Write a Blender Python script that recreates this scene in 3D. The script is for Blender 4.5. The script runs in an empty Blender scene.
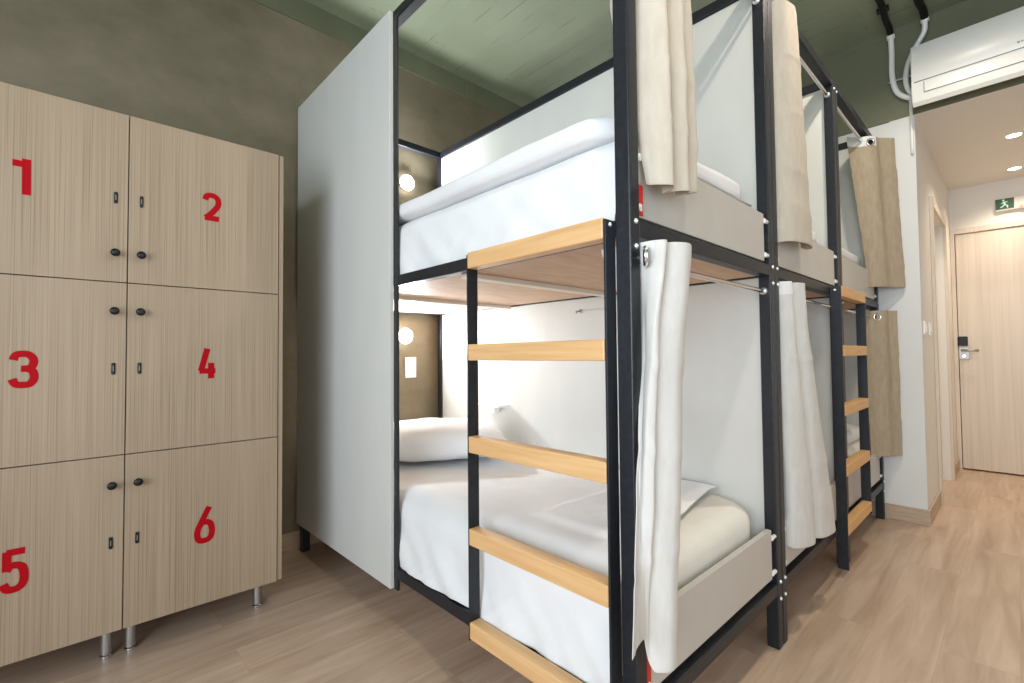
import bpy, bmesh, math, random
from mathutils import Vector, Matrix, noise
random.seed(7)
PI = math.pi
S = bpy.context.scene
C = bpy.data.collections.new('room'); S.collection.children.link(C)

# ------------------------------------------------------------------ camera
YAW, PITCH, ROLL, FPX = 0.8160, 0.0290, -0.0093, 476.6
CAM = Vector((-0.9292, -0.5941, 1.0276))
Fw = Vector((math.cos(YAW), math.sin(YAW), 0)); Rt = Vector((math.sin(YAW), -math.cos(YAW), 0)); Up = Vector((0, 0, 1))
F2 = Fw*math.cos(PITCH) + Up*math.sin(PITCH); U2 = Up*math.cos(PITCH) - Fw*math.sin(PITCH)
R3 = Rt*math.cos(ROLL) + U2*math.sin(ROLL); U3 = U2*math.cos(ROLL) - Rt*math.sin(ROLL)
cd = bpy.data.cameras.new('camera'); cam = bpy.data.objects.new('camera', cd); C.objects.link(cam)
cd.sensor_width = 36; cd.lens = FPX/1024*36; cd.clip_start = 0.02
m = Matrix((R3, U3, -F2)).transposed().to_4x4(); m.translation = CAM
cam.matrix_world = m
S.camera = cam

# ------------------------------------------------------------------ view, world, big lights
S.view_settings.view_transform = 'Standard'; S.view_settings.look = 'None'
S.view_settings.gamma = 1; S.view_settings.use_curve_mapping = False
S.view_settings.exposure = 0.36
W = bpy.data.worlds.new('sky'); S.world = W; W.use_nodes = True
bg = W.node_tree.nodes['Background']; bg.inputs[0].default_value = (0.80, 0.90, 1.0, 1); bg.inputs[1].default_value = 2.5

def area(name, loc, rot, sx, sy, power, col, portal=False):
    l = bpy.data.lights.new(name, 'AREA'); l.shape = 'RECTANGLE'; l.size = sx; l.size_y = sy
    l.energy = power; l.color = col
    o = bpy.data.objects.new(name, l); C.objects.link(o); o.location = loc; o.rotation_euler = rot
    if portal: l.cycles.is_portal = True
    return o
XL, YN = -2.9, -2.4            # left wall and near wall of the room, both behind the camera
# daylight through the two windows
area('daylight_left_window', (XL+0.03, -0.75, 1.45), (0, -PI/2, 0), 1.7, 2.4, 96, (0.78, 0.89, 1.0))
area('daylight_near_window', (-0.3, YN+0.03, 1.45), (PI/2, 0, 0), 2.6, 1.7, 12, (0.86, 0.93, 1.0))
S.cycles.max_bounces = 10; S.cycles.diffuse_bounces = 6; S.cycles.glossy_bounces = 4
S.cycles.caustics_reflective = False; S.cycles.caustics_refractive = False
S.cycles.sample_clamp_indirect = 6
S.cycles.use_denoising = True

# ------------------------------------------------------------------ materials
def mat(name, col, rough=0.5, metal=0.0, spec=0.5, emit=None, es=1.0):
    mt = bpy.data.materials.new(name); mt.use_nodes = True
    b = mt.node_tree.nodes['Principled BSDF']
    b.inputs['Base Color'].default_value = (*col, 1); b.inputs['Roughness'].default_value = rough
    b.inputs['Metallic'].default_value = metal; b.inputs['Specular IOR Level'].default_value = spec
    if emit: b.inputs['Emission Color'].default_value = (*emit, 1); b.inputs['Emission Strength'].default_value = es
    return mt
def nodes(mt): return mt.node_tree.nodes, mt.node_tree.links, mt.node_tree.nodes['Principled BSDF']
def noise_mix(mt, c1, c2, scale=(1, 1, 1), nscale=5, detail=5, lo=0.35, hi=0.65, bump=0.0, rough=0.55, bdist=0.01):
    n, l, b = nodes(mt)
    tc = n.new('ShaderNodeTexCoord'); mp = n.new('ShaderNodeMapping'); mp.inputs['Scale'].default_value = scale
    nz = n.new('ShaderNodeTexNoise'); nz.inputs['Scale'].default_value = nscale; nz.inputs['Detail'].default_value = detail
    nz.inputs['Roughness'].default_value = rough
    cr = n.new('ShaderNodeValToRGB'); cr.color_ramp.elements[0].position = lo; cr.color_ramp.elements[1].position = hi
    cr.color_ramp.elements[0].color = (*c1, 1); cr.color_ramp.elements[1].color = (*c2, 1)
    l.new(tc.outputs['Object'], mp.inputs[0]); l.new(mp.outputs[0], nz.inputs[0]); l.new(nz.outputs[0], cr.inputs[0])
    l.new(cr.outputs[0], b.inputs['Base Color'])
    if bump:
        bp = n.new('ShaderNodeBump'); bp.inputs['Strength'].default_value = bump; bp.inputs['Distance'].default_value = bdist
        l.new(nz.outputs[0], bp.inputs['Height']); l.new(bp.outputs[0], b.inputs['Normal'])
    return mp, nz, cr
def wood(name, c1, c2, scale, nscale=6, rough=0.5, bump=0.05, detail=6, lo=.3, hi=.7):
    mt = mat(name, c1, rough); noise_mix(mt, c1, c2, scale, nscale, detail, lo, hi, bump, 0.6, 0.002); return mt

M = {}
M['metal'] = mat('black powder coat', (0.012, 0.013, 0.017), 0.42, spec=.4)
noise_mix(M['metal'], (0.009, 0.010, 0.013), (0.016, 0.018, 0.023), (1, 1, 1), 60, 2, .3, .7, 0.05)
M['chrome'] = mat('chrome', (0.75, 0.75, 0.76), 0.18, 1.0)
M['steel'] = mat('brushed steel', (0.42, 0.40, 0.38), 0.45, 1.0)
M['black'] = mat('black plastic', (0.006, 0.006, 0.006), 0.4, spec=.3)
M['white_pl'] = mat('white plastic', (0.82, 0.82, 0.80), 0.3)
M['bolt'] = mat('zinc bolt', (0.8, 0.8, 0.78), 0.3, 0.6)
M['laminate'] = mat('light grey laminate', (0.56, 0.575, 0.54), 0.42)
noise_mix(M['laminate'], (0.62, 0.62, 0.59), (0.65, 0.65, 0.62), (1, 1, .3), 8, 3, .3, .7)
M['board'] = mat('warm grey laminate', (0.52, 0.49, 0.45), 0.4)
noise_mix(M['board'], (0.51, 0.48, 0.44), (0.54, 0.51, 0.47), (1, 1, 1), 9, 3, .3, .7)
M['edge'] = mat('pale board edging', (0.66, 0.65, 0.62), 0.4)
M['rung'] = wood('oiled pine', (0.70, 0.40, 0.16), (0.80, 0.52, 0.25), (1.2, 1.2, 22), 3.0, 0.45, .05)
M['rungX'] = wood('oiled pine along x', (0.62, 0.33, 0.12), (0.73, 0.44, 0.19), (1.2, 22, 22), 3.0, 0.45, .05)
M['rungY'] = wood('oiled pine along y', (0.64, 0.36, 0.15), (0.76, 0.48, 0.23), (22, 1.2, 22), 3.0, 0.45, .05)
M['ply'] = wood('plywood', (0.50, 0.31, 0.19), (0.62, 0.42, 0.28), (3, 14, 3), 3, .6, .03)
M['batten'] = wood('pale batten', (0.66, 0.60, 0.52), (0.74, 0.68, 0.6), (2, 20, 20), 3, .6, .03)
M['linen'] = mat('white linen', (0.87, 0.87, 0.87), 0.85, spec=.2)
noise_mix(M['linen'], (0.76, 0.76, 0.765), (0.80, 0.80, 0.80), (1, 1, 1), 6, 6, .3, .7, 0.35, .55, .015)
M['cream'] = mat('cream mattress cover', (0.80, 0.77, 0.70), 0.85, spec=.2)
noise_mix(M['cream'], (0.78, 0.75, 0.68), (0.83, 0.80, 0.74), (1, 1, 1), 8, 5, .3, .7, 0.1, .6, .008)
M['curtain'] = mat('beige canvas', (0.66, 0.60, 0.52), 0.85, spec=.2)
noise_mix(M['curtain'], (0.52, 0.455, 0.37), (0.58, 0.515, 0.43), (1, 1, .35), 45, 4, .3, .7, 0.08, .6, .003)
M['curtain_daylit'] = mat('daylit beige canvas', (0.70, 0.67, 0.63), 0.85, spec=.2)  # beige canvas again, paler: daylight on the lower curtains put into the colour
noise_mix(M['curtain_daylit'], (0.60, 0.575, 0.54), (0.66, 0.635, 0.60), (1, 1, .35), 45, 4, .3, .7, 0.08, .6, .003)
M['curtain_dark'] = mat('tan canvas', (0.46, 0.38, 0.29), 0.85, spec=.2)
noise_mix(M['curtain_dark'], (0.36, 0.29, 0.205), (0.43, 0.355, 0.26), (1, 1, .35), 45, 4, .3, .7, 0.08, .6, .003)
M['header'] = mat('curtain header tape', (0.74, 0.74, 0.72), 0.6)
M['red'] = mat('red vinyl', (0.36, 0.001, 0.006), 0.6, spec=.12)
M['redtape'] = mat('red tape', (0.6, 0.02, 0.015), 0.5)
M['lamp_on'] = mat('lit lamp glass', (1, 1, 1), 0.3, emit=(1.0, 0.96, 0.9), es=9)
M['spot_on'] = mat('lit spot', (1, 1, 1), 0.3, emit=(1.0, 0.93, 0.82), es=14)
M['green'] = mat('green sign', (0.01, 0.07, 0.025), 0.4)
M['led'] = mat('red led', (0.9, 0.1, 0.05), 0.4, emit=(1, 0.15, 0.08), es=2)
M['sign_lit'] = mat('lit pictogram', (0.5, 0.7, 0.55), 0.4, emit=(0.5, 0.8, 0.6), es=.15)
M['gap'] = mat('dark gap', (0.05, 0.04, 0.03), 0.8)
M['mark'] = mat('grey mark', (0.2, 0.2, 0.2), 0.4)

# locker front: pale ash laminate, vertical grain
M['locker'] = mat('ash laminate', (0.5, 0.4, 0.3), 0.5)
def grain(mt, c1, c2, c3, ax='X', bump=.12, rough=.5, fine=300, zs=1.6):
    n, l, b = nodes(mt)
    tc = n.new('ShaderNodeTexCoord')
    def nz(scale, s, d):
        mp = n.new('ShaderNodeMapping'); mp.inputs['Scale'].default_value = scale
        t = n.new('ShaderNodeTexNoise'); t.inputs['Scale'].default_value = s; t.inputs['Detail'].default_value = d
        l.new(tc.outputs['Object'], mp.inputs[0]); l.new(mp.outputs[0], t.inputs[0]); return t
    a = nz((fine, fine, zs), 1, 3); bb = nz((9, 9, .35), 1, 4)
    cr = n.new('ShaderNodeValToRGB'); e = cr.color_ramp.elements
    e[0].position = .36; e[0].color = (*c1, 1); e[1].position = .62; e[1].color = (*c3, 1)
    x = e.new(.48); x.color = (*c2, 1)
    ad = n.new('ShaderNodeMath'); ad.operation = 'MULTIPLY_ADD'; ad.inputs[1].default_value = .75
    l.new(a.outputs[0], ad.inputs[0])
    m2 = n.new('ShaderNodeMath'); m2.operation = 'MULTIPLY'; m2.inputs[1].default_value = .25
    l.new(bb.outputs[0], m2.inputs[0]); l.new(m2.outputs[0], ad.inputs[2])
    l.new(ad.outputs[0], cr.inputs[0]); l.new(cr.outputs[0], b.inputs['Base Color'])
    bp = n.new('ShaderNodeBump'); bp.inputs['Strength'].default_value = bump; bp.inputs['Distance'].default_value = .001
    l.new(a.outputs[0], bp.inputs['Height']); l.new(bp.outputs[0], b.inputs['Normal'])
grain(M['locker'], (0.235, 0.168, 0.108), (0.305, 0.228, 0.154), (0.355, 0.272, 0.19))
M['door'] = mat('pale oak door laminate', (0.6, 0.5, 0.4), 0.45)
grain(M['door'], (0.60, 0.52, 0.43), (0.64, 0.56, 0.47), (0.68, 0.60, 0.51), fine=60, zs=1.0, bump=.04)
M['trimwood'] = mat('oak baseboard', (0.5, 0.4, 0.3), 0.5)
noise_mix(M['trimwood'], (0.40, 0.29, 0.20), (0.54, 0.42, 0.31), (2, 2, 30), 3, 5, .3, .7)

# floor: oak laminate boards running along X
M['floor'] = mat('oak laminate floor', (0.4, 0.28, 0.18), 0.34)
def floor_nodes():
    n, l, b = nodes(M['floor'])
    tc = n.new('ShaderNodeTexCoord')
    br = n.new('ShaderNodeTexBrick'); br.offset = .37; br.inputs['Scale'].default_value = 1
    br.inputs['Brick Width'].default_value = 1.28; br.inputs['Row Height'].default_value = .19
    br.inputs['Mortar Size'].default_value = .0008; br.inputs['Mortar Smooth'].default_value = .3
    br.inputs['Color1'].default_value = (0, 0, 0, 1); br.inputs['Color2'].default_value = (1, 1, 1, 1); br.inputs['Mortar'].default_value = (.5, .5, .5, 1)
    l.new(tc.outputs['Object'], br.inputs[0])
    # per-board offset of the grain
    sc = n.new('ShaderNodeVectorMath'); sc.operation = 'MULTIPLY'; sc.inputs[1].default_value = (13, 7, 5)
    l.new(br.outputs['Color'], sc.inputs[0])
    ad = n.new('ShaderNodeVectorMath'); ad.operation = 'ADD'; l.new(tc.outputs['Object'], ad.inputs[0]); l.new(sc.outputs[0], ad.inputs[1])
    mp = n.new('ShaderNodeMapping'); mp.inputs['Scale'].default_value = (1.1, 11, 1); l.new(ad.outputs[0], mp.inputs[0])
    nz = n.new('ShaderNodeTexNoise'); nz.inputs['Scale'].default_value = 1.6; nz.inputs['Detail'].default_value = 7; nz.inputs['Roughness'].default_value = .58
    nz.inputs['Distortion'].default_value = .6
    l.new(mp.outputs[0], nz.inputs[0])
    cr = n.new('ShaderNodeValToRGB'); e = cr.color_ramp.elements
    e[0].position = .28; e[0].color = (0.41, 0.275, 0.19, 1); e[1].position = .72; e[1].color = (0.63, 0.475, 0.36, 1)
    x = e.new(.5); x.color = (0.53, 0.385, 0.28, 1)
    l.new(nz.outputs[0], cr.inputs[0])
    # board tone
    hs = n.new('ShaderNodeHueSaturation'); mr = n.new('ShaderNodeMapRange'); mr.inputs[3].default_value = .94; mr.inputs[4].default_value = 1.06
    l.new(br.outputs['Color'], mr.inputs[0]); l.new(mr.outputs[0], hs.inputs['Value']); l.new(cr.outputs[0], hs.inputs['Color'])
    mx = n.new('ShaderNodeMix'); mx.data_type = 'RGBA'; mx.inputs[7].default_value = (0.44, 0.31, 0.22, 1)
    l.new(hs.outputs[0], mx.inputs[6]); l.new(br.outputs['Fac'], mx.inputs[0])
    l.new(mx.outputs[2], b.inputs['Base Color'])
    bp = n.new('ShaderNodeBump'); bp.inputs['Strength'].default_value = .08; bp.inputs['Distance'].default_value = .002
    l.new(nz.outputs[0], bp.inputs['Height']); l.new(bp.outputs[0], b.inputs['Normal'])
floor_nodes()

M['plaster'] = mat('taupe trowelled plaster', (0.25, 0.21, 0.16), 0.75)
noise_mix(M['plaster'], (0.145, 0.120, 0.074), (0.24, 0.198, 0.132), (1, 1, 1.3), 2.6, 7, .3, .7, .25, .62, .006)
M['white_wall'] = mat('white wall paint', (0.72, 0.72, 0.70), 0.7)
noise_mix(M['white_wall'], (0.70, 0.70, 0.68), (0.74, 0.74, 0.72), (1, 1, 1), 3, 4, .3, .7, .04)
M['corr'] = mat('warm white paint', (0.76, 0.73, 0.68), 0.7)
# board-formed concrete painted green; boards run along Y
M['ceil'] = mat('green painted concrete', (0.2, 0.24, 0.16), 0.6)
def formwork(mt, c1, c2, rot, dark):
    n, l, b = nodes(mt)
    tc = n.new('ShaderNodeTexCoord'); mp = n.new('ShaderNodeMapping'); mp.inputs['Rotation'].default_value = rot
    l.new(tc.outputs['Object'], mp.inputs[0])
    br = n.new('ShaderNodeTexBrick'); br.offset = .43; br.inputs['Scale'].default_value = 1
    br.inputs['Brick Width'].default_value = 1.9; br.inputs['Row Height'].default_value = .105
    br.inputs['Mortar Size'].default_value = .003; br.inputs['Mortar Smooth'].default_value = .6
    br.inputs['Color1'].default_value = (.1, .1, .1, 1); br.inputs['Color2'].default_value = (.9, .9, .9, 1)
    l.new(mp.outputs[0], br.inputs[0])
    nz = n.new('ShaderNodeTexNoise'); nz.inputs['Scale'].default_value = 2.2; nz.inputs['Detail'].default_value = 7; l.new(mp.outputs[0], nz.inputs[0])
    n2 = n.new('ShaderNodeTexNoise'); n2.inputs['Scale'].default_value = 9; n2.inputs['Detail'].default_value = 3
    m3 = n.new('ShaderNodeMapping'); m3.inputs['Scale'].default_value = (.4, 3, 1); l.new(mp.outputs[0], m3.inputs[0]); l.new(m3.outputs[0], n2.inputs[0])
    cr = n.new('ShaderNodeValToRGB'); cr.color_ramp.elements[0].position = .3; cr.color_ramp.elements[1].position = .7
    cr.color_ramp.elements[0].color = (*c1, 1); cr.color_ramp.elements[1].color = (*c2, 1)
    l.new(nz.outputs[0], cr.inputs[0])
    gt = n.new('ShaderNodeMapRange'); gt.inputs[1].default_value = .52; gt.inputs[2].default_value = .62   # seams show only here and there
    l.new(n2.outputs[0], gt.inputs[0])
    mu = n.new('ShaderNodeMath'); mu.operation = 'MULTIPLY'; l.new(br.outputs['Fac'], mu.inputs[0]); l.new(gt.outputs[0], mu.inputs[1])
    hs = n.new('ShaderNodeHueSaturation'); mr = n.new('ShaderNodeMapRange'); mr.inputs[3].default_value = .95; mr.inputs[4].default_value = 1.05
    l.new(br.outputs['Color'], mr.inputs[0]); l.new(mr.outputs[0], hs.inputs['Value']); l.new(cr.outputs[0], hs.inputs['Color'])
    mx = n.new('ShaderNodeMix'); mx.data_type = 'RGBA'; mx.inputs[7].default_value = (*dark, 1)
    l.new(hs.outputs[0], mx.inputs[6]); l.new(mu.outputs[0], mx.inputs[0]); l.new(mx.outputs[2], b.inputs['Base Color'])
    ad = n.new('ShaderNodeMath'); ad.operation = 'MULTIPLY_ADD'; ad.inputs[1].default_value = .5
    l.new(br.outputs['Color'], ad.inputs[0]); l.new(nz.outputs[0], ad.inputs[2])
    bp = n.new('ShaderNodeBump'); bp.inputs['Strength'].default_value = .3; bp.inputs['Distance'].default_value = .006
    l.new(ad.outputs[0], bp.inputs['Height']); l.new(bp.outputs[0], b.inputs['Normal'])
formwork(M['ceil'], (0.225, 0.255, 0.170), (0.27, 0.305, 0.21), (0, 0, PI/2), (0.11, 0.13, 0.085))
M['beam'] = mat('green painted beam', (0.15, 0.16, 0.11), 0.6)
formwork(M['beam'], (0.13, 0.135, 0.08), (0.17, 0.175, 0.11), (PI/2, 0, PI/2), (0.09, 0.1, 0.065))

# ------------------------------------------------------------------ helpers
def link(o, parent=None):
    C.objects.link(o)
    if parent is not None: o.parent = parent
    return o
def tag(o, label=None, cat=None, group=None, kind=None):
    if label: o['label'] = label
    if cat: o['category'] = cat
    if group: o['group'] = group
    if kind: o['kind'] = kind
    return o
def thing(name, label, cat, loc=(0, 0, 0), group=None):
    o = bpy.data.objects.new(name, None); o.location = loc; o.empty_display_size = .1
    link(o); return tag(o, label, cat, group)
def wloc(o):
    v = Vector((0, 0, 0))
    while o is not None: v += o.location; o = o.parent
    return v
def obj(name, bm, material, parent=None, smooth=False, mods=None, local=False):
    """link bm as one mesh; vertices are in world metres unless local"""
    if parent is not None and not local:
        bmesh.ops.translate(bm, verts=bm.verts, vec=-wloc(parent))
    me = bpy.data.meshes.new(name)
    bmesh.ops.recalc_face_normals(bm, faces=bm.faces)
    bm.to_mesh(me); bm.free()
    mats = material if isinstance(material, (list, tuple)) else [material]
    for x in mats: me.materials.append(x)
    if smooth:
        for p in me.polygons: p.use_smooth = True
    o = bpy.data.objects.new(name, me); link(o, parent)
    return o
def auto(o, ang=40):
    me = o.data
    for p in me.polygons: p.use_smooth = True
    bm = bmesh.new(); bm.from_mesh(me)
    for e in bm.edges:
        if len(e.link_faces) == 2 and e.calc_face_angle(0) > math.radians(ang): e.smooth = False
    bm.to_mesh(me); bm.free(); return o
def merge(bm, t):
    me = bpy.data.meshes.new('t'); t.to_mesh(me); t.free(); bm.from_mesh(me); bpy.data.meshes.remove(me)
def box(bm, lo, hi, bev=0.0, seg=2, mi=0):
    t = bmesh.new()
    v = [t.verts.new((x, y, z)) for x in (lo[0], hi[0]) for y in (lo[1], hi[1]) for z in (lo[2], hi[2])]
    for f in ((0, 1, 3, 2), (4, 6, 7, 5), (0, 4, 5, 1), (2, 3, 7, 6), (0, 2, 6, 4), (1, 5, 7, 3)): t.faces.new([v[i] for i in f])
    if bev: bmesh.ops.bevel(t, geom=list(t.edges), offset=bev, segments=seg, profile=.5, affect='EDGES')
    for f in t.faces: f.material_index = mi
    merge(bm, t); return bm
def nbox(lo, hi, bev=0.0, seg=2): return box(bmesh.new(), lo, hi, bev, seg)
def cyl(bm, a, b, r, seg=16, r2=None, mi=0):
    a = Vector(a); b = Vector(b); d = b-a; r2 = r if r2 is None else r2
    t = bmesh.new(); q = d.to_track_quat('Z', 'Y'); L_ = d.length
    c = [[], []]
    for k, (z, rr) in enumerate(((0, r), (L_, r2))):
        for i in range(seg):
            an = 2*PI*i/seg; c[k].append(t.verts.new(a + q @ Vector((math.cos(an)*rr, math.sin(an)*rr, z))))
    for i in range(seg): j = (i+1) % seg; t.faces.new((c[0][i], c[0][j], c[1][j], c[1][i]))
    t.faces.new(c[0][::-1]); t.faces.new(c[1])
    for f in t.faces: f.material_index = mi
    merge(bm, t); return bm
def ncyl(a, b, r, seg=16, r2=None): return cyl(bmesh.new(), a, b, r, seg, r2)
def lathe(prof, origin, axis, seg=24):
    """prof: list of (radius, height along axis)"""
    bm = bmesh.new(); q = Vector(axis).to_track_quat('Z', 'Y'); o = Vector(origin); rings = []
    for r, h in prof:
        rings.append([bm.verts.new(o + q @ Vector((math.cos(2*PI*i/seg)*r, math.sin(2*PI*i/seg)*r, h))) for i in range(seg)])
    for a, b in zip(rings, rings[1:]):
        for i in range(seg): j = (i+1) % seg; bm.faces.new((a[i], a[j], b[j], b[i]))
    bm.faces.new(rings[0][::-1]); bm.faces.new(rings[-1]); return bm
def torus(center, axis, R, r, seg=24, sub=10):
    bm = bmesh.new(); q = Vector(axis).to_track_quat('Z', 'Y'); c = Vector(center); g = []
    for i in range(seg):
        a = 2*PI*i/seg
        g.append([bm.verts.new(c + q @ Vector(((R+r*math.cos(2*PI*k/sub))*math.cos(a), (R+r*math.cos(2*PI*k/sub))*math.sin(a), r*math.sin(2*PI*k/sub)))) for k in range(sub)])
    for i in range(seg):
        for k in range(sub):
            bm.faces.new((g[i][k], g[(i+1) % seg][k], g[(i+1) % seg][(k+1) % sub], g[i][(k+1) % sub]))
    return bm
def catmull(pts, n):
    P = [Vector(p) for p in pts]; P = [P[0]*2-P[1]] + P + [P[-1]*2-P[-2]]; out = []
    for i in range(1, len(P)-2):
        for k in range(n):
            t = k/n; a, b, c, d = P[i-1], P[i], P[i+1], P[i+2]
            out.append(.5*((2*b)+(c-a)*t+(2*a-5*b+4*c-d)*t*t+(3*b-3*c+d-a)*t**3))
    out.append(P[-2]); return out
def tube(bm, pts, r, seg=10, n=8):
    pts = catmull(pts, n) if n > 1 else [Vector(p) for p in pts]
    rings = []; prev = None
    for i, p in enumerate(pts):
        d = (pts[min(i+1, len(pts)-1)]-pts[max(i-1, 0)]).normalized()
        if prev is None: u = d.orthogonal().normalized()
        else: u = (prev - d*prev.dot(d)).normalized()
        prev = u; w = d.cross(u)
        rings.append([bm.verts.new(p+(u*math.cos(2*PI*k/seg)+w*math.sin(2*PI*k/seg))*r) for k in range(seg)])
    for a, b in zip(rings, rings[1:]):
        for k in range(seg): j = (k+1) % seg; bm.faces.new((a[k], a[j], b[j], b[k]))
    bm.faces.new(rings[0][::-1]); bm.faces.new(rings[-1]); return bm
def struct(name, bm, m, parent=None): 
    o = obj(name, bm, m, parent)
    if parent is None: o['kind'] = 'structure'
    return o

# ------------------------------------------------------------------ room shell
YW = 2.11; XW = 2.80; ZC = 3.03; ZB = 2.46; XD = 4.79; YC = -0.20; YR = -1.45
struct('floor', nbox((XL-.1, YN-.1, -.08), (XD+.4, YW+.15, 0)), M['floor'])
struct('ceiling', nbox((XL-.1, YN-.1, ZC), (XW+.2, YW+.15, ZC+.12)), M['ceil'])
struct('wall_head', nbox((XL-.1, YW, 0), (XW+.1, YW+.12, ZC)), M['plaster'])
b = bmesh.new(); box(b, (XL, YW-.012, 2.90), (XW, YW+.002, ZC), .001); struct('trim_1', b, M['beam'])
# left wall with a wide window
def wall_with_hole(axis, c0, c1, u0, u1, z1, hu0, hu1, hz0, hz1):
    bm = bmesh.new()
    def B(a, b_, za, zb):
        if axis == 'X': box(bm, (c0, a, za), (c1, b_, zb))
        else: box(bm, (a, c0, za), (b_, c1, zb))
    B(u0, hu0, 0, z1); B(hu1, u1, 0, z1)
    if hz0 > 0: B(hu0, hu1, 0, hz0)
    B(hu0, hu1, hz1, z1); return bm
struct('wall_left', wall_with_hole('X', XL-.12, XL, YN-.1, YW, ZC, -1.95, .45, .6, 2.3), M['white_wall'])
struct('wall_near', wall_with_hole('Y', YN-.12, YN, XL, XW+.1, ZC, -1.6, 1.0, .6, 2.3), M['white_wall'])
def window(name, axis, c, u0, u1, z0, z1):
    bm = bmesh.new()
    def B(a, b_, za, zb):
        if axis == 'X': box(bm, (c-.03, a, za), (c+.03, b_, zb), .004)
        else: box(bm, (a, c-.03, za), (b_, c+.03, zb), .004)
    w = .05; um = (u0+u1)/2
    B(u0, u0+w, z0, z1); B(u1-w, u1, z0, z1); B(u0+w, u1-w, z0, z0+w); B(u0+w, u1-w, z1-w, z1); B(um-w/2, um+w/2, z0+w, z1-w)
    o = struct(name, bm, M['white_pl'])
    g = bmesh.new()
    if axis == 'X': box(g, (c-.004, u0+w, z0+w), (c+.004, u1-w, z1-w))
    else: box(g, (u0+w, c-.004, z0+w), (u1-w, c+.004, z1-w))
    gm = mat('window glass', (1, 1, 1), 0.02); gm.node_tree.nodes['Principled BSDF'].inputs['Transmission Weight'].default_value = 1
    obj('pane', g, gm, o)
window('window_1', 'X', XL-.07, -1.95, .45, .6, 2.3)
window('window_2', 'Y', YN-.07, -1.6, 1.0, .6, 2.3)
# partition at the far end of the bunks, then the passage to the door
b = bmesh.new(); box(b, (XW, YC, 0), (XW+.119, YW, ZB-.004)); struct('wall_right', b, M['white_wall'])
struct('wall_passage_near', nbox((XW, YN, 0), (XW+.12, YR, ZB)), M['white_wall'])
struct('trim_2', nbox((XW, YN, ZB), (XW+.2, YW, ZC)), M['beam'])
DX0, DX1, DZ = 3.42, 4.22, 2.03
b = bmesh.new()
box(b, (XW+.12, YC, 0), (DX0, YC+.1, ZB-.004)); box(b, (DX1, YC, 0), (XD, YC+.1, ZB-.004)); box(b, (DX0, YC, DZ), (DX1, YC+.1, ZB-.004))
struct('wall_passage_left', b, M['corr'])
struct('wall_passage_right', nbox((XW+.12, YR-.1, 0), (XD, YR, ZB)), M['corr'])
struct('ceiling_passage', nbox((XW+.001, YR-.1, ZB-.004), (XD+.12, YC+.12, ZB+.1)), M['corr'])
# side door in the passage (white door leaf, casing)
b = bmesh.new()
for x0, x1 in ((DX0-.06, DX0), (DX1, DX1+.06)): box(b, (x0, YC-.018, 0), (x1, YC, DZ+.06), .003)
box(b, (DX0, YC-.018, DZ), (DX1, YC, DZ+.06), .003)
struct('trim_3', b, M['door'])
struct('passage_light_block', nbox((XD+.121, YR-.1, 0), (XD+.14, YC+.1, ZB)), M['corr'])  # unseen backing added behind the door to block sky light leaking round it
d2 = struct('door_2', nbox((DX0+.005, YC+.06, .01), (DX1-.005, YC+.095, DZ-.005), .002), M['white_wall'])
# front door, closing the passage
wb = wall_with_hole('X', XD, XD+.12, YR-.1, YC+.1, ZB, -1.13, YC-.03, 0, 2.06); struct('wall_passage_end', wb, M['corr'])
b = bmesh.new(); box(b, (XD-.012, YC-.03, 0), (XD+.02, YC-.001, 2.10), .002); box(b, (XD-.012, -1.17, 0), (XD+.02, -1.13, 2.10), .002)
box(b, (XD-.012, -1.13, 2.055), (XD+.02, YC-.03, 2.10), .002); struct('trim_4', b, M['door'])
d1 = struct('door_1', nbox((XD+.0, -1.128, .012), (XD+.045, YC-.034, 2.052), .002), M['door'])
b = bmesh.new(); box(b, (XD-.018, -.292, 1.075), (XD, -.227, 1.155), .006); obj('card_reader', b, M['black'], d1)
b = bmesh.new(); box(b, (XD-.008, -.300, .955), (XD, -.232, 1.062), .003); pl = obj('lock_plate', b, M['steel'], d1)
b = bmesh.new(); cyl(b, (XD-.008, -.262, 1.035), (XD-.055, -.262, 1.035), .010); cyl(b, (XD-.05, -.25, 1.035), (XD-.05, -.36, 1.032), .009)
obj('door_handle', b, M['steel'], d1, True)
b = bmesh.new(); cyl(b, (XD-.008, -.266, .985), (XD-.016, -.266, .985), .012); obj('keyhole', b, M['chrome'], d1)
# baseboards
def bboard(name, lo, hi):
    struct(name, nbox(lo, hi, .003), M['trimwood'])
bboard('baseboard_head', (XL, YW-.012, 0), (XW, YW, .09))
bboard('baseboard_right', (XW-.012, YC-.012, 0), (XW, YW-.012, .092))
bboard('baseboard_passage_left', (XW, YC-.012, 0), (DX0-.06, YC, .092))
bboard('baseboard_passage_end', (DX1+.06, YC-.012, 0), (XD-.012, YC, .092))
bboard('baseboard_left', (XL, YN, 0), (XL+.012, YW-.012, .09))

# light switches on the passage wall
for x, z, lab in ((2.90, 1.17, 'white light switch nearest the corner of the passage wall'), (3.14, 1.17, 'white light switch between corner and side door of the passage')):
    t = thing('light_switch', lab, 'switch', (x, YC, z), 'light switches in the passage')
    obj('plate', nbox((x-.04, YC-.009, z-.04), (x+.04, YC, z+.04), .003), M['white_pl'], t)
    obj('rocker', nbox((x-.022, YC-.014, z-.024), (x+.022, YC-.009, z+.024), .002), M['white_pl'], t)

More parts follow.
